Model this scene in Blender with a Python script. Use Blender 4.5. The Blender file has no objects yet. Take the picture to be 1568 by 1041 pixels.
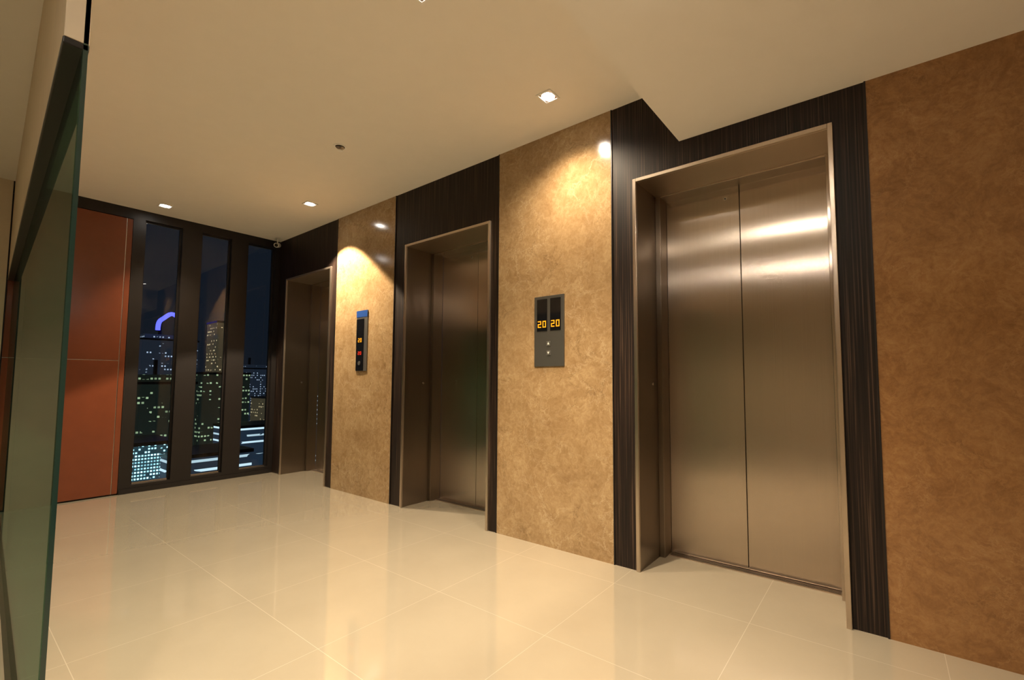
import bpy, math, random
from mathutils import Vector, Matrix
random.seed(4)
sc=bpy.context.scene
COL=bpy.context.collection

# ------------------------------------------------------------------ dimensions
ZH=3.085; ZL=2.708; ZF=2.541; R=0.417
XK=-6.577; XR=3.2; YB=-5.6
XA,XB,XC,XD,XE,XF=-5.075,-3.955,-2.529,-1.471,-0.025,-0.990
CAMY=-2.6888

# ------------------------------------------------------------------ node helpers
def newmat(name):
    m=bpy.data.materials.new(name); m.use_nodes=True
    nt=m.node_tree; nt.nodes.clear()
    out=nt.nodes.new('ShaderNodeOutputMaterial')
    return m,nt,out
def N(nt,t,**kw):
    n=nt.nodes.new(t)
    for k,v in kw.items(): setattr(n,k,v)
    return n
def L(nt,a,b): nt.links.new(a,b)
def setin(n,**kw):
    for k,v in kw.items():
        k=k.replace('_',' ')
        if k in n.inputs: n.inputs[k].default_value=v
def rgba(c): return (c[0],c[1],c[2],1)
def pos(nt,scale=(1,1,1)):
    g=N(nt,'ShaderNodeNewGeometry'); mp=N(nt,'ShaderNodeMapping')
    mp.inputs['Scale'].default_value=scale
    L(nt,g.outputs['Position'],mp.inputs['Vector']); return mp.outputs[0]
def ramp(nt,fac,stops):
    r=N(nt,'ShaderNodeValToRGB'); e=r.color_ramp.elements
    while len(e)<len(stops): e.new(0.5)
    for i,(p,c) in enumerate(stops):
        e[i].position=p; e[i].color=rgba(c)
    L(nt,fac,r.inputs[0]); return r.outputs[0]
def noise(nt,vec,scale,detail=4,rough=.55,dist=0):
    n=N(nt,'ShaderNodeTexNoise'); setin(n,Scale=scale,Detail=detail,Roughness=rough,Distortion=dist)
    L(nt,vec,n.inputs['Vector']); return n
def math_(nt,op,a,b=None,c=None):
    n=N(nt,'ShaderNodeMath',operation=op)
    for i,v in enumerate((a,b,c)):
        if v is None: continue
        if isinstance(v,(int,float)): n.inputs[i].default_value=v
        else: L(nt,v,n.inputs[i])
    return n.outputs[0]
def mixc(nt,fac,a,b,mode='MIX'):
    n=N(nt,'ShaderNodeMix',data_type='RGBA',blend_type=mode)
    for i,v in ((0,fac),(6,a),(7,b)):
        if isinstance(v,(int,float)): n.inputs[i].default_value=v
        elif isinstance(v,tuple): n.inputs[i].default_value=rgba(v)
        else: L(nt,v,n.inputs[i])
    return n.outputs[2]
def simple(name,col,rough=.5,metal=0,spec=.5,emis=None,es=0,var=0.0):
    m,nt,out=newmat(name); p=N(nt,'ShaderNodeBsdfPrincipled')
    setin(p,Base_Color=rgba(col),Roughness=rough,Metallic=metal)
    p.inputs['Specular IOR Level'].default_value=spec
    if var:
        n=noise(nt,pos(nt),9,4)
        c=ramp(nt,n.outputs[0],[(0.3,tuple(v*(1-var) for v in col)),(0.7,tuple(min(1,v*(1+var)) for v in col))])
        L(nt,c,p.inputs['Base Color'])
    if emis: 
        p.inputs['Emission Color'].default_value=rgba(emis); p.inputs['Emission Strength'].default_value=es
    L(nt,p.outputs[0],out.inputs[0]); return m

# ------------------------------------------------------------------ materials
def mat_marble(name,tint,seed=0.0,vk=1.0):
    m,nt,out=newmat(name); p=N(nt,'ShaderNodeBsdfPrincipled')
    v0=pos(nt); ad=N(nt,'ShaderNodeVectorMath',operation='ADD'); L(nt,v0,ad.inputs[0]); ad.inputs[1].default_value=(seed,seed*.7,seed*1.3)
    v=ad.outputs[0]
    warp=noise(nt,v,2.6,5,.6)
    wv=N(nt,'ShaderNodeVectorMath',operation='MULTIPLY_ADD')
    L(nt,warp.outputs['Color'],wv.inputs[0]); wv.inputs[1].default_value=(.3,.3,.3); L(nt,v,wv.inputs[2])
    n1=noise(nt,wv.outputs[0],4.5,8,.72)
    n2=noise(nt,wv.outputs[0],30,7,.75)
    s=math_(nt,'ADD',math_(nt,'MULTIPLY',n1.outputs[0],.5),math_(nt,'MULTIPLY',n2.outputs[0],.5))
    base=ramp(nt,s,[(0.37,(.25,.15,.070)),(0.5,(.33,.21,.102)),(0.62,(.42,.285,.148))])
    wv2=N(nt,'ShaderNodeVectorMath',operation='MULTIPLY_ADD')
    L(nt,n1.outputs['Color'],wv2.inputs[0]); wv2.inputs[1].default_value=(.36,.36,.36); L(nt,v,wv2.inputs[2])
    def veins(scale,w,mscale,m0,m1):
        vo=N(nt,'ShaderNodeTexVoronoi',feature='DISTANCE_TO_EDGE'); setin(vo,Scale=scale,Randomness=1.0)
        L(nt,wv2.outputs[0],vo.inputs['Vector'])
        a=ramp(nt,vo.outputs['Distance'],[(0.0,(1,1,1)),(w,(0,0,0))])
        k=ramp(nt,noise(nt,v,mscale,3).outputs[0],[(m0,(0,0,0)),(m1,(1,1,1))])
        return math_(nt,'MULTIPLY',a,k)
    c=mixc(nt,math_(nt,'MULTIPLY',veins(8,.06,2.5,.36,.58),.42*vk),base,(.55,.41,.24))
    c=mixc(nt,math_(nt,'MULTIPLY',veins(3.2,.018,1.9,.43,.55),.5*vk),c,(.64,.50,.32))
    c=mixc(nt,math_(nt,'MULTIPLY',veins(5.0,.028,2.1,.53,.61),.65*vk),c,(.10,.06,.028))
    c=mixc(nt,1.0,c,tint,'MULTIPLY')
    L(nt,c,p.inputs['Base Color']); setin(p,Roughness=.14)
    L(nt,p.outputs[0],out.inputs[0]); return m
def mat_wood():
    m,nt,out=newmat('striped_ebony_veneer'); p=N(nt,'ShaderNodeBsdfPrincipled')
    n=noise(nt,pos(nt,(120,120,1.1)),1,3,.6)
    c=ramp(nt,n.outputs[0],[(0.38,(.005,.003,.0025)),(0.55,(.018,.010,.007)),(0.68,(.075,.045,.028))])
    L(nt,c,p.inputs['Base Color']); setin(p,Roughness=.5)
    p.inputs['Specular IOR Level'].default_value=.25
    L(nt,p.outputs[0],out.inputs[0]); return m
def mat_steel(name='brushed_stainless_steel',base=(.56,.48,.41),rough=.24,an=1.0,bump=.05):
    m,nt,out=newmat(name); p=N(nt,'ShaderNodeBsdfPrincipled')
    g=N(nt,'ShaderNodeNewGeometry')
    cr=N(nt,'ShaderNodeVectorMath',operation='CROSS_PRODUCT')
    L(nt,g.outputs['True Normal'],cr.inputs[0]); cr.inputs[1].default_value=(0,.03,1)
    L(nt,cr.outputs[0],p.inputs['Tangent'])
    n=noise(nt,pos(nt,(260,260,.5)),1,2,.5)
    c=ramp(nt,n.outputs[0],[(0.35,tuple(v*.97 for v in base)),(0.65,tuple(v*1.02 for v in base))])
    L(nt,c,p.inputs['Base Color'])
    bn=noise(nt,pos(nt,(1.2,1.2,1.6)),1,1,.4)
    bp=N(nt,'ShaderNodeBump'); bp.inputs['Strength'].default_value=bump; bp.inputs['Distance'].default_value=.02
    L(nt,bn.outputs[0],bp.inputs['Height']); L(nt,bp.outputs[0],p.inputs['Normal'])
    setin(p,Metallic=1.0,Roughness=rough,Anisotropic=an)
    L(nt,p.outputs[0],out.inputs[0]); return m
def mat_floor():
    m,nt,out=newmat('polished_cream_tile'); p=N(nt,'ShaderNodeBsdfPrincipled')
    g=N(nt,'ShaderNodeNewGeometry'); s=N(nt,'ShaderNodeSeparateXYZ'); L(nt,g.outputs['Position'],s.inputs[0])
    def line(o,off,size):
        a=math_(nt,'DIVIDE',math_(nt,'SUBTRACT',o,off),size)
        fr=math_(nt,'FRACT',a)
        d=math_(nt,'ABSOLUTE',math_(nt,'SUBTRACT',fr,.5))
        return math_(nt,'GREATER_THAN',d,.5-.0014/size)
    gl=math_(nt,'MAXIMUM',line(s.outputs[0],-1.343,.757),line(s.outputs[1],-.927,.683))
    n=noise(nt,pos(nt),2.3,5,.6)
    c=ramp(nt,n.outputs[0],[(0.3,(.35,.30,.222)),(0.7,(.375,.325,.243))])
    c2=mixc(nt,math_(nt,'MULTIPLY',gl,.27),c,(.80,.72,.60))
    L(nt,c2,p.inputs['Base Color'])
    r=math_(nt,'ADD',math_(nt,'MULTIPLY',gl,.1),.09); L(nt,r,p.inputs['Roughness'])
    setin(p,IOR=1.5)
    p.inputs['Coat Weight'].default_value=1; p.inputs['Coat IOR'].default_value=1.85; p.inputs['Coat Roughness'].default_value=.04
    L(nt,p.outputs[0],out.inputs[0]); return m
def mat_glass(name,tint,refl=1.0,rough=0.0,haze=None):
    m,nt,out=newmat(name)
    g=N(nt,'ShaderNodeNewGeometry'); dt=N(nt,'ShaderNodeVectorMath',operation='DOT_PRODUCT')
    L(nt,g.outputs['Normal'],dt.inputs[0]); L(nt,g.outputs['Incoming'],dt.inputs[1])
    cz=math_(nt,'ABSOLUTE',dt.outputs['Value'])
    sch=math_(nt,'MULTIPLY_ADD',math_(nt,'POWER',math_(nt,'SUBTRACT',1,cz),5),.96,.04)
    t=N(nt,'ShaderNodeBsdfTransparent'); t.inputs[0].default_value=rgba(tint)
    gsy=N(nt,'ShaderNodeBsdfGlossy'); gsy.inputs['Roughness'].default_value=rough
    mx=N(nt,'ShaderNodeMixShader'); L(nt,math_(nt,'MULTIPLY',sch,refl),mx.inputs[0])
    src=t.outputs[0]
    if haze:
        d=N(nt,'ShaderNodeBsdfDiffuse'); d.inputs[0].default_value=rgba(haze[0])
        m2=N(nt,'ShaderNodeMixShader'); m2.inputs[0].default_value=haze[1]
        L(nt,src,m2.inputs[1]); L(nt,d.outputs[0],m2.inputs[2]); src=m2.outputs[0]
    L(nt,src,mx.inputs[1]); L(nt,gsy.outputs[0],mx.inputs[2]); L(nt,mx.outputs[0],out.inputs[0]); return m
def mat_emit(name,col,st):
    m,nt,out=newmat(name); e=N(nt,'ShaderNodeEmission'); e.inputs[0].default_value=rgba(col); e.inputs[1].default_value=st
    L(nt,e.outputs[0],out.inputs[0]); return m
def mat_building(name,wall,lit,dens,st,cell=(3.2,3.6),fill=(.7,.5),glow=.02,rowmode=False):
    m,nt,out=newmat(name); p=N(nt,'ShaderNodeBsdfPrincipled')
    g=N(nt,'ShaderNodeNewGeometry'); s=N(nt,'ShaderNodeSeparateXYZ'); L(nt,g.outputs['Position'],s.inputs[0])
    u=math_(nt,'DIVIDE',math_(nt,'ADD',s.outputs[0],s.outputs[1]),cell[0]); v=math_(nt,'DIVIDE',s.outputs[2],cell[1])
    cu=math_(nt,'FLOOR',u); cv=math_(nt,'FLOOR',v)
    cb=N(nt,'ShaderNodeCombineXYZ'); 
    if not rowmode: L(nt,cu,cb.inputs[0])
    L(nt,cv,cb.inputs[1])
    w=N(nt,'ShaderNodeTexWhiteNoise',noise_dimensions='2D'); L(nt,cb.outputs[0],w.inputs['Vector'])
    cl=noise(nt,pos(nt,(.09,.09,.3)),1,2)
    th=math_(nt,'MULTIPLY_ADD',cl.outputs[0],-2.6,1-dens+1.3)
    on=math_(nt,'GREATER_THAN',w.outputs['Value'],th)
    a=math_(nt,'LESS_THAN',math_(nt,'FRACT',u),fill[0]); b=math_(nt,'LESS_THAN',math_(nt,'FRACT',v),fill[1])
    f=math_(nt,'MULTIPLY',on,math_(nt,'MULTIPLY',a,b))
    nz=N(nt,'ShaderNodeSeparateXYZ'); L(nt,g.outputs['Normal'],nz.inputs[0])
    side=math_(nt,'LESS_THAN',math_(nt,'ABSOLUTE',nz.outputs[2]),.5)
    f=math_(nt,'MULTIPLY',f,side)
    k=math_(nt,'POWER',w.outputs['Value'],2.0)
    st2=math_(nt,'MULTIPLY',f,math_(nt,'ADD',k,.12))
    L(nt,mixc(nt,f,wall,lit),p.inputs['Emission Color'])
    L(nt,math_(nt,'ADD',math_(nt,'MULTIPLY',st2,st),glow),p.inputs['Emission Strength'])
    setin(p,Base_Color=rgba(wall),Roughness=.7)
    L(nt,p.outputs[0],out.inputs[0]); return m
def mat_cityground():
    m,nt,out=newmat('street_lights_ground'); e=N(nt,'ShaderNodeEmission')
    vo=N(nt,'ShaderNodeTexVoronoi'); setin(vo,Scale=.12); L(nt,pos(nt),vo.inputs['Vector'])
    f=math_(nt,'LESS_THAN',vo.outputs['Distance'],.10)
    c=ramp(nt,vo.outputs['Color'],[(0.2,(1,.6,.2)),(0.6,(1,.85,.5)),(0.9,(.5,.8,1))])
    L(nt,mixc(nt,f,(.006,.008,.012),c),e.inputs[0]); L(nt,math_(nt,'ADD',math_(nt,'MULTIPLY',f,.8),1),e.inputs[1])
    L(nt,e.outputs[0],out.inputs[0]); return m

M_marble=mat_marble('golden_beige_marble',(1.0,1.02,1.03),0.0,.8); M_marble_r=mat_marble('dim_light_tinted_marble',(.80,.62,.47),5.3,.5)  # right panel: same marble, dimmer warm light painted into its tint
M_wood=mat_wood()
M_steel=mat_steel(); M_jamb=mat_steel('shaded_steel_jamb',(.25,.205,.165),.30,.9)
M_edge=mat_steel('portal_edge_steel',(.60,.51,.42),.33,.6)
M_dark=simple('dark_shadow_gap',(.012,.009,.008),.5)
M_floor=mat_floor()
M_ceil=simple('painted_ceiling_plaster',(.79,.74,.66),.75,spec=.2,var=.01)
M_wall=simple('painted_beige_wall',(.60,.50,.36),.6,var=.03)
M_frame=simple('dark_bronze_window_frame',(.014,.011,.010),.4,metal=.3)
M_glasswin=mat_glass('night_window_glass',(.70,.75,.75),1.0,rough=.01)
M_glassdoor=mat_glass('green_tinted_glass',(.34,.52,.44),.62,haze=((.06,.13,.10),.15))
M_glassedge=simple('glass_polished_edge',(.01,.035,.03),.1,spec=.8)
M_red=simple('terracotta_lacquer_panel',(.15,.040,.017),.20,spec=.5,var=.05)
M_chrome=simple('satin_aluminium_trim',(.6,.55,.5),.25,metal=1)
M_white=simple('white_fixture_plastic',(.8,.77,.72),.4)
M_black=simple('black_display_acrylic',(.006,.006,.007),.08)
M_plate=simple('grey_brushed_faceplate',(.11,.105,.095),.4,metal=.6)
M_orange=mat_emit('orange_led_digits',(1,.33,.012),1.9)
M_redled=mat_emit('red_led_digits',(1,.05,.02),1.2)
M_bluestrip=simple('blue_label_strip',(.02,.06,.22),.3,emis=(.03,.15,.55),es=.06)
M_button=simple('steel_call_button',(.30,.29,.27),.3,metal=.8)
M_lamp=mat_emit('downlight_bulb',(1,.94,.85),45)
M_lamp2=mat_emit('halogen_downlight_bulb',(1,.90,.75),330)
M_lamp3=mat_emit('bright_halogen_bulb',(1,.90,.75),750)
M_lens=simple('sensor_dark_grille',(.02,.02,.02),.3)

# ------------------------------------------------------------------ mesh helper
class MB:
    def __init__(s): s.v=[];s.f=[];s.mi=[];s.ms=[]
    def m(s,mat):
        if mat not in s.ms: s.ms.append(mat)
        return s.ms.index(mat)
    def hexa(s,vs,mat):
        b=len(s.v); s.v+=[tuple(v) for v in vs]; k=s.m(mat)
        for f in ((3,2,1,0),(4,5,6,7),(0,1,5,4),(1,2,6,5),(2,3,7,6),(3,0,4,7)):
            s.f.append(tuple(b+i for i in f)); s.mi.append(k)
    def box(s,x0,x1,y0,y1,z0,z1,mat):
        x0,x1=sorted((x0,x1));y0,y1=sorted((y0,y1));z0,z1=sorted((z0,z1))
        s.hexa([(x0,y0,z0),(x1,y0,z0),(x1,y1,z0),(x0,y1,z0),(x0,y0,z1),(x1,y0,z1),(x1,y1,z1),(x0,y1,z1)],mat)
    def quad(s,vs,mat):
        b=len(s.v); s.v+=[tuple(v) for v in vs]; s.f.append((b,b+1,b+2,b+3)); s.mi.append(s.m(mat))
    def cyl(s,c,r0,r1,h,axis,mat,n=32):
        a=Vector(axis).normalized(); t=a.orthogonal().normalized(); q=a.cross(t); c=Vector(c)
        b=len(s.v);k=s.m(mat)
        for i in range(n):
            w=2*math.pi*i/n; d=t*math.cos(w)+q*math.sin(w)
            s.v.append(tuple(c+d*r0)); s.v.append(tuple(c+a*h+d*r1))
        for i in range(n):
            j=(i+1)%n
            s.f.append((b+2*i,b+2*j,b+2*j+1,b+2*i+1)); s.mi.append(k)
        s.f.append(tuple(b+2*i for i in reversed(range(n)))); s.mi.append(k)
        s.f.append(tuple(b+2*i+1 for i in range(n))); s.mi.append(k)
    def build(s,name,parent=None,bevel=0):
        me=bpy.data.meshes.new(name); me.from_pydata(s.v,[],s.f); me.update()
        for m in s.ms: me.materials.append(m)
        me.polygons.foreach_set('material_index',s.mi)
        o=bpy.data.objects.new(name,me); COL.objects.link(o)
        if parent: o.parent=parent
        if bevel:
            b=o.modifiers.new('bevel','BEVEL'); b.width=bevel; b.segments=2; b.limit_method='ANGLE'
        return o
def empty(name):
    e=bpy.data.objects.new(name,None); COL.objects.link(e); return e

# ------------------------------------------------------------------ room shell
b=MB(); b.box(XK-.15,XR+.15,YB-.15,1.2,-.12,0,M_floor); b.build('floor')
b=MB()
b.box(XK-.2,XF,YB-.15,.03,ZH,ZH+.15,M_ceil)
b.box(XF,XR+.15,YB-.15,.03,ZL,ZH+.15,M_ceil)
b.build('ceiling')

openings=[(-6.335,-5.185),(-3.778,-2.616),(-1.309,-.168)]
b=MB(); y0,y1=.03,.25
xs=[XK]+[v for o in openings for v in o]+[XR]
for i in range(0,len(xs),2):
    b.box(xs[i],xs[i+1],y0,y1,0,ZH+.15,M_dark)
for o in openings: b.box(o[0],o[1],y0,y1,ZF,ZH+.15,M_dark)
b.build('wall_back')
for x0,x1,zt in ((XA,XB,ZH),(XC,XD,ZH),(XE,XR,ZL)):
    b=MB()
    b.box(x0,x1,-.004,.03,0,zt,M_marble_r if x0==XE else M_marble)
    b.build('marble_wall_panel')
for (o0,o1),(w0,w1) in zip(openings,((XK,XA),(XB,XC),(XD,XE))):
    b=MB()
    b.box(w0,o0,0,.03,0,ZH,M_wood); b.box(o1,w1,0,.03,0,ZH if w1<XF else ZL,M_wood)
    if w1<-1: b.box(o0,o1,0,.03,ZF,ZH,M_wood)
    else:
        b.box(o0,XF,0,.03,ZF,ZH,M_wood); b.box(XF,o1,0,.03,ZF,ZL,M_wood)
    b.build('wood_door_surround')
k=1
for x in (XA,XB,XC,XD,XE):
    b=MB(); zt=ZH if x<XF else ZL
    b.box(x-.004,x+.004,-.007,0,0,zt,M_frame); b.build('trim_%d'%k); k+=1

# ------------------------------------------------------------------ elevator doors
def elevator(o0,o1):
    e=empty('elevator_door')
    fw=.024; pr=-.018
    b=MB()
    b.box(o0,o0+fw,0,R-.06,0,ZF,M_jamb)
    b.box(o1-fw,o1,0,R-.06,0,ZF,M_edge)
    b.box(o0+fw,o1-fw,0,R-.06,ZF-fw,ZF,M_edge)
    b.build('portal_reveal',e,.002)
    b=MB()
    b.box(o0,o0+fw,pr,0,0,ZF,M_edge)
    b.box(o1-fw,o1,pr,0,0,ZF,M_edge)
    b.box(o0+fw,o1-fw,pr,0,ZF-fw,ZF,M_edge)
    b.build('portal_face',e,.003)
    i0,i1,iz=o0+.062,o1-.062,ZF-.035
    b=MB()
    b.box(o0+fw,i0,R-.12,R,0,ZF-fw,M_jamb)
    b.box(i1,o1-fw,R-.12,R,0,ZF-fw,M_steel)
    b.box(i0,i1,R-.12,R,iz,ZF-fw,M_steel)
    b.build('inner_frame',e,.003)
    c=(i0+i1)/2
    b=MB(); b.box(i0,c-.0022,R,R+.04,.009,iz+.03,M_steel); b.build('leaf_left',e,.002)
    b=MB(); b.box(c+.0022,i1,R,R+.04,.009,iz+.03,M_steel); b.build('leaf_right',e,.002)
    b=MB(); b.box(c-.01,c+.01,R+.041,R+.05,0,iz,M_dark)
    b.box(o0,o1,R+.06,R+.1,0,ZF,M_dark); b.build('seam_backing',e)
    b=MB(); b.box(i0,i1,R-.06,R+.04,0,.006,M_edge)
    for g in (.015,.03): b.box(i0+.01,i1-.01,R-.06+g,R-.056+g,.006,.007,M_dark)
    b.build('door_sill',e)
    b=MB(); b.cyl((c-.09,R+.001,iz-.07),.012,.012,.004,(0,-1,0),M_chrome,20); b.cyl((c-.09,R-.003,iz-.07),.005,.005,.002,(0,-1,0),M_dark,12)
    b.build('key_hole',e)
    b=MB()
    b.cyl((o0+fw,R-.2,1.18),.011,.011,.004,(1,0,0),M_chrome,16)
    b.build('jamb_stud',e)
for o in openings: elevator(*o)

# ------------------------------------------------------------------ left end wall
yR=-1.478
PY=lambda x: -2.474+.042*(-1.8-x)      # lobby face of the glass partition
yp=PY(XK)
b=MB()
b.box(XK-.18,XK,YB-.15,yp-.06,0,ZH,M_wall)
b.build('wall_left')
b=MB()
b.box(XK-.18,XK-.035,yp-.06,yR,0,ZH,M_frame)
b.box(XK-.035,XK,yp-.06,yR,2.97,ZH,M_frame)
b.box(XK-.035,XK,yR-.006,yR,0,2.97,M_frame)
b.build('wall_left_backing')
lp=empty('lacquer_wall_panel')
yj=yR-.055
b=MB()
b.box(XK-.035,XK-.004,yp-.05,yj-.003,.015,1.413,M_red); b.build('panel_lower',lp,.003)
b=MB()
b.box(XK-.035,XK-.004,yp-.05,yj-.003,1.419,2.965,M_red); b.build('panel_upper',lp,.003)
b=MB()
b.box(XK-.035,XK-.004,yj+.003,yR-.008,.015,2.965,M_red); b.build('panel_edge_strip',lp,.002)
b=MB(); b.box(XK-.034,XK-.010,yj-.003,yj+.003,.015,2.965,M_chrome); b.box(XK-.034,XK-.010,yp-.05,yj-.003,1.413,1.419,M_chrome); b.build('metal_reveal',lp)

zb,zt=.085,2.985
panes=[(-1.385,-1.052),(-.867,-.560),(-.377,-.055)]
bounds=[yR,(-1.052-.867)/2,(-.56-.377)/2,0.03]
for i,(a,c) in enumerate(panes):
    w=empty('window_%d'%(i+1))
    b=MB(); l,r=bounds[i],bounds[i+1]
    d=.14
    b.box(XK-d,XK,l,a,0,ZH,M_frame); b.box(XK-d,XK,c,r,0,ZH,M_frame)
    b.box(XK-d,XK,a,c,0,zb,M_frame); b.box(XK-d,XK,a,c,zt,ZH,M_frame)
    g=.018
    b.box(XK-.075,XK-.05,a,a+g,zb,zt,M_frame); b.box(XK-.075,XK-.05,c-g,c,zb,zt,M_frame)
    b.box(XK-.075,XK-.05,a+g,c-g,zb,zb+g,M_chrome); b.box(XK-.075,XK-.05,a+g,c-g,zt-g,zt,M_frame)
    b.build('frame',w)
    b=MB(); xg=XK-.063
    b.quad([(xg,a+.004,zb+.004),(xg,c-.004,zb+.004),(xg,c-.004,zt-.004),(xg,a+.004,zt-.004)],M_glasswin); b.build('glass_pane',w)
b=MB(); b.box(XK,XK+.012,yR,-.02,0,.05,M_frame); b.build('baseboard_left')

b=MB(); b.box(XK-.15,XR+.15,YB-.15,YB,0,ZH,M_wall); b.build('wall_front')
b=MB(); b.box(XR,XR+.15,YB,0.03,0,ZL,M_wall); b.build('wall_right')

# ------------------------------------------------------------------ glass partition on the left
gp=empty('glass_partition')
xa,xb=-1.8,XK+.004
zr=2.135
def skew(x0,x1,d0,d1,z0,z1,mat,b):
    b.hexa([(x1,PY(x1)+d0,z0),(x0,PY(x0)+d0,z0),(x0,PY(x0)+d1,z0),(x1,PY(x1)+d1,z0),
            (x1,PY(x1)+d0,z1),(x0,PY(x0)+d0,z1),(x0,PY(x0)+d1,z1),(x1,PY(x1)+d1,z1)],mat)
b=MB(); skew(xa,xb,-.05,0,zr+.02,ZH-.002,M_wall,b); b.build('bulkhead',gp,.002)
b=MB(); skew(xa,xb,-.052,-.0,zr,zr+.02,M_frame,b); b.build('top_rail',gp,.003)
b=MB(); skew(xa-.004,-4.1,-.014,-.002,.012,zr,M_glassdoor,b); skew(-4.105,xb,-.014,-.002,.012,zr,M_glassdoor,b); b.build('glass_panels',gp)
b=MB(); skew(xa,xa-.004,-.012,-.002,.012,ZH-.002,M_glassedge,b); b.build('glass_edge',gp)
b=MB(); skew(xa-.01,xb,-.03,.006,0,.012,M_chrome,b); b.build('floor_channel',gp)

# ------------------------------------------------------------------ indicator panels
SEG={'2':'abged','0':'abcdef'}
def digit(b,ch,x,z,w,h,y,mat,t):
    S={'a':(x,x+w,z+h-t,z+h),'g':(x,x+w,z+h/2-t/2,z+h/2+t/2),'d':(x,x+w,z,z+t),
       'f':(x,x+t,z+h/2,z+h),'b':(x+w-t,x+w,z+h/2,z+h),'e':(x,x+t,z,z+h/2),'c':(x+w-t,x+w,z,z+h/2)}
    for s in SEG[ch]:
        q=S[s]; b.box(q[0],q[1],y-.001,y,q[2],q[3],mat)
fp=empty('floor_indicator_panel')
x0,x1,z0,z1=-2.141,-1.867,1.308,1.837
b=MB(); b.box(x0,x1,-.014,-.004,z0,z1,M_plate); b.build('faceplate',fp,.002)
for cx in (-2.066,-1.942):
    b=MB(); b.box(cx-.048,cx+.048,-.017,-.014,z0+.265,z1-.022,M_black); b.build('display_window',fp,.001)
    b=MB()
    digit(b,'2',cx-.038,1.600,.031,.050,-.0175,M_orange,.007); digit(b,'0',cx+.007,1.600,.031,.050,-.0175,M_orange,.007)
    b.build('floor_digits',fp)
b=MB()
for zc in (1.478,1.408):
    b.box(-2.022,-1.986,-.019,-.014,zc-.018,zc+.018,M_button)
b.build('call_buttons',fp,.002)
b=MB()
for zc,s in ((1.478,1),(1.408,-1)):
    b.hexa([(-2.013,-.0202,zc-.008*s),(-1.995,-.0202,zc-.008*s),(-1.995,-.0192,zc-.008*s),(-2.013,-.0192,zc-.008*s),
            (-2.0045,-.0202,zc+.009*s),(-2.0035,-.0202,zc+.009*s),(-2.0035,-.0192,zc+.009*s),(-2.0045,-.0192,zc+.009*s)],M_white)
b.build('arrow_marks',fp)

cp=empty('call_button_panel')
x0,x1,z0,z1=-4.612,-4.405,1.306,1.957
b=MB(); b.box(x0,x1,-.013,-.004,z0,z1,M_button); b.build('faceplate',cp,.002)
b=MB(); b.box(x0,x1,-.015,-.013,1.885,z1-.002,M_bluestrip); b.build('label_strip',cp)
b=MB(); b.box(x0+.008,x1-.06,-.017,-.013,z0+.006,1.865,M_black); b.build('display_window',cp,.001)
b=MB()
digit(b,'2',-4.565,1.615,.026,.042,-.0178,M_orange,.006);digit(b,'0',-4.525,1.615,.026,.042,-.0178,M_orange,.006)
digit(b,'2',-4.562,1.48,.024,.034,-.0178,M_redled,.005);digit(b,'0',-4.525,1.48,.024,.034,-.0178,M_redled,.005)
b.build('floor_digits',cp)
b=MB(); b.cyl((-4.535,-.017,1.39),.022,.022,.004,(0,-1,0),M_button,20); b.build('call_button',cp)

# ------------------------------------------------------------------ downlights
def downlight(x,y,z,energy,size=.058,spot=92,blend=.12,lamp=None,aim=None):
    e=empty('recessed_downlight')
    b=MB(); t=.012; s=size
    b.box(x-s,x+s,y-s,y-s+t,z-.006,z-.0005,M_white); b.box(x-s,x+s,y+s-t,y+s,z-.006,z-.0005,M_white)
    b.box(x-s,x-s+t,y-s+t,y+s-t,z-.006,z-.0005,M_white); b.box(x+s-t,x+s,y-s+t,y+s-t,z-.006,z-.0005,M_white)
    b.build('trim_bezel',e,.001)
    b=MB(); b.box(x-s+t,x+s-t,y-s+t,y+s-t,z-.003,z-.0007,M_chrome); b.build('reflector',e)
    b=MB(); b.cyl((x,y,z-.003),s-t-.002,s-t-.008,.012 if lamp else .003,(0,0,-1),lamp or M_lamp,32); b.build('bulb_face',e)
    l=bpy.data.lights.new('downlight_beam','SPOT'); l.energy=energy; l.color=(1,.81,.575); l.spot_size=math.radians(spot); l.spot_blend=blend; l.shadow_soft_size=.035
    lo=bpy.data.objects.new('downlight_beam',l); COL.objects.link(lo); lo.location=(x,y,z-.05 if lamp else z-.042); lo.parent=e
    if aim: lo.rotation_euler=(Vector(aim)-lo.location).to_track_quat('-Z','Y').to_euler()
P0=258
downlight(-1.735,-.385,ZH,P0*.58,spot=140,blend=1.0)
downlight(-4.88,-.42,ZH,P0*1.9,spot=100,blend=.1)
downlight(-6.2,-1.31,ZH,P0*.8,spot=96,blend=.7,aim=(-5.6,-1.0,0))
downlight(-1.745,-1.40,ZH,P0*2.4,spot=108,blend=.9)
downlight(-.55,-1.34,ZL,P0*.36,spot=110,blend=.8,lamp=M_lamp2)
downlight(-.7,-3.05,ZL,P0*.5,spot=110,blend=.8,lamp=M_lamp3)
downlight(-2.6,-3.9,ZH,P0*.85,spot=120,blend=.8)  # this and the next two: unseen lamps added as fill
downlight(-4.9,-3.7,ZH,P0*.6,spot=120,blend=.8)
downlight(1.6,-4.2,ZL,P0*.3,spot=120,blend=.8)

b=MB(); x,y=-3.472,-.857
b.cyl((x,y,ZH-.0005),.050,.046,.006,(0,0,-1),M_white,32)
b.cyl((x,y,ZH-.0065),.036,.032,.006,(0,0,-1),M_lens,24)
b.cyl((x,y,ZH-.0125),.006,.006,.022,(0,0,-1),M_chrome,12)
b.cyl((x,y,ZH-.0345),.020,.020,.004,(0,0,-1),M_white,24)
b.build('ceiling_sprinkler')

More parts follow.
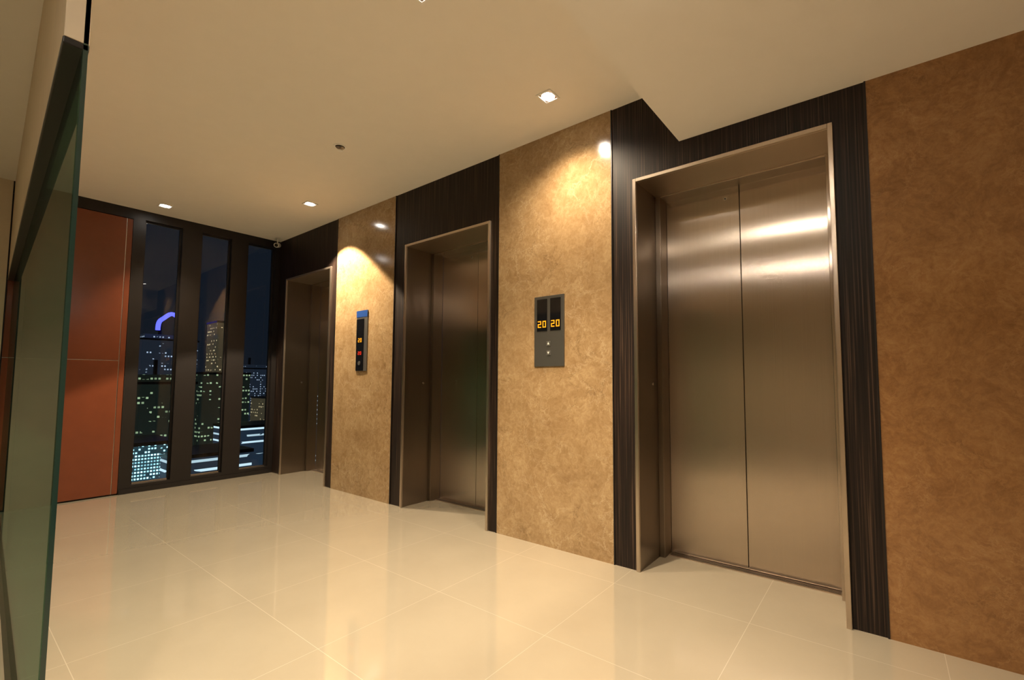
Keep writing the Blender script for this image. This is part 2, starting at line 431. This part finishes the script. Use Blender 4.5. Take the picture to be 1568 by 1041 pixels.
e=empty('security_camera'); cx,cy=-6.42,-.10
b=MB(); b.cyl((cx,cy,ZH-.0005),.026,.026,.012,(0,0,-1),M_white,20); b.cyl((cx,cy,ZH-.012),.007,.007,.06,(0,0,-1),M_white,12); b.build('bracket',e)
b=MB(); d=Vector((.75,-.55,-.25)).normalized(); c0=Vector((cx,cy,ZH-.095))
b.cyl(c0-d*.05,.030,.030,.11,d,M_white,20); b.build('body',e,.003)
b=MB(); b.cyl(c0+d*.0601,.022,.018,.008,d,M_black,20); b.build('lens',e)

# ------------------------------------------------------------------ night city
G=-62
b=MB(); b.box(-1500,-25,-700,1000,G-1,G,mat_cityground()); b.build('city_ground')
green=mat_building('apartment_tower_facade',(.03,.045,.035),(.62,.85,.50),.24,.55,(1.1,1.7),(.6,.4),.22)
cyan=mat_building('bright_podium_facade',(.03,.09,.12),(.40,.85,1.0),.8,3.6,(.6,.8),(.6,.5),.6)
band=mat_building('office_band_facade',(.03,.055,.095),(.65,.87,1.0),.6,1.4,(60,2.4),(1,.28),.5,True)
tower=mat_building('beige_tower_facade',(.12,.10,.06),(1,.8,.45),.25,.8,(1.1,1.6),(.5,.4),.4)
warm=mat_building('mixed_tower_facade',(.025,.032,.045),(1,.78,.42),.2,.65,(1.2,1.7),(.5,.4),.4)
cool=mat_building('cool_tower_facade',(.03,.045,.075),(.6,.75,1),.16,.6,(1.2,1.7),(.5,.4),.4)
def bld(x,y,w,d,top,mat,setback=True):
    b=MB(); b.box(x-d,x,y-w/2,y+w/2,G,top,mat)
    if setback:
        b.box(x-d*.8,x-d*.2,y-w*.3,y+w*.3,top,top+3.5,mat)
        b.box(x-d*.55,x-d*.45,y-.4,y+.4,top+3.5,top+9,M_frame)
    b.box(x-d,x+.3,y-w/2-.3,y+w/2+.3,top,top+.9,M_frame)
    b.build('office_building')
bld(-300,68,26,30,22,cool)
bld(-210,46,20,20,0,green)
bld(-150,31,9,20,-15,cyan,False)
bld(-265,82,7,14,30,tower,False)
bld(-230,72,18,20,4,green,False)
bld(-140,41,17,20,-18,band,False)
bld(-190,71,18,20,-16,band,False)
bld(-380,140,30,30,10,cool)
bld(-110,22,12,18,-28,warm,False)
bld(-110,34,9,18,-32,green,False)
bld(-330,108,16,20,0,warm,False)
bld(-420,70,40,30,6,warm)
bld(-260,110,20,20,-8,tower,False)
bld(-200,10,24,24,8,warm)
bld(-240,-30,30,24,20,green)
bld(-220,130,24,24,-6,band,False)
cu=bpy.data.curves.new('rooftop_light_arc','CURVE'); cu.dimensions='3D'; cu.bevel_depth=1.0
sp=cu.splines.new('POLY'); n=26; sp.points.add(n)
for i in range(n+1):
    w=math.radians(-15+200*i/n); sp.points[i].co=(-299,69+5.4*math.cos(w),28+7.5*math.sin(w)+.5*math.sin(5*w),1)
o=bpy.data.objects.new('rooftop_light_arc',cu); COL.objects.link(o); cu.materials.append(mat_emit('blue_neon',(.09,.10,1),3))

# ------------------------------------------------------------------ world
w=bpy.data.worlds.new('night'); sc.world=w; w.use_nodes=True
bg=w.node_tree.nodes['Background']; bg.inputs[0].default_value=(.02,.03,.05,1); bg.inputs[1].default_value=.4

# ------------------------------------------------------------------ camera
f,yaw,p,roll=691.5735,.6282,.0633,.0002
fw=Vector((-math.sin(yaw)*math.cos(p),math.cos(yaw)*math.cos(p),math.sin(p)))
r0=Vector((math.cos(yaw),math.sin(yaw),0)); u0=r0.cross(fw)
r=r0*math.cos(roll)+u0*math.sin(roll); u=u0*math.cos(roll)-r0*math.sin(roll)
cd=bpy.data.cameras.new('camera'); co=bpy.data.objects.new('camera',cd); COL.objects.link(co)
mt=Matrix((r,u,-fw)).transposed().to_4x4(); mt.translation=Vector((0,CAMY,1.2)); co.matrix_world=mt
cd.sensor_width=36; cd.lens=f/1568*36; cd.shift_x=-66.4494/1568; cd.shift_y=18.98/1568
cd.clip_start=.02; cd.clip_end=3000
sc.camera=co
sc.view_settings.view_transform='Standard'
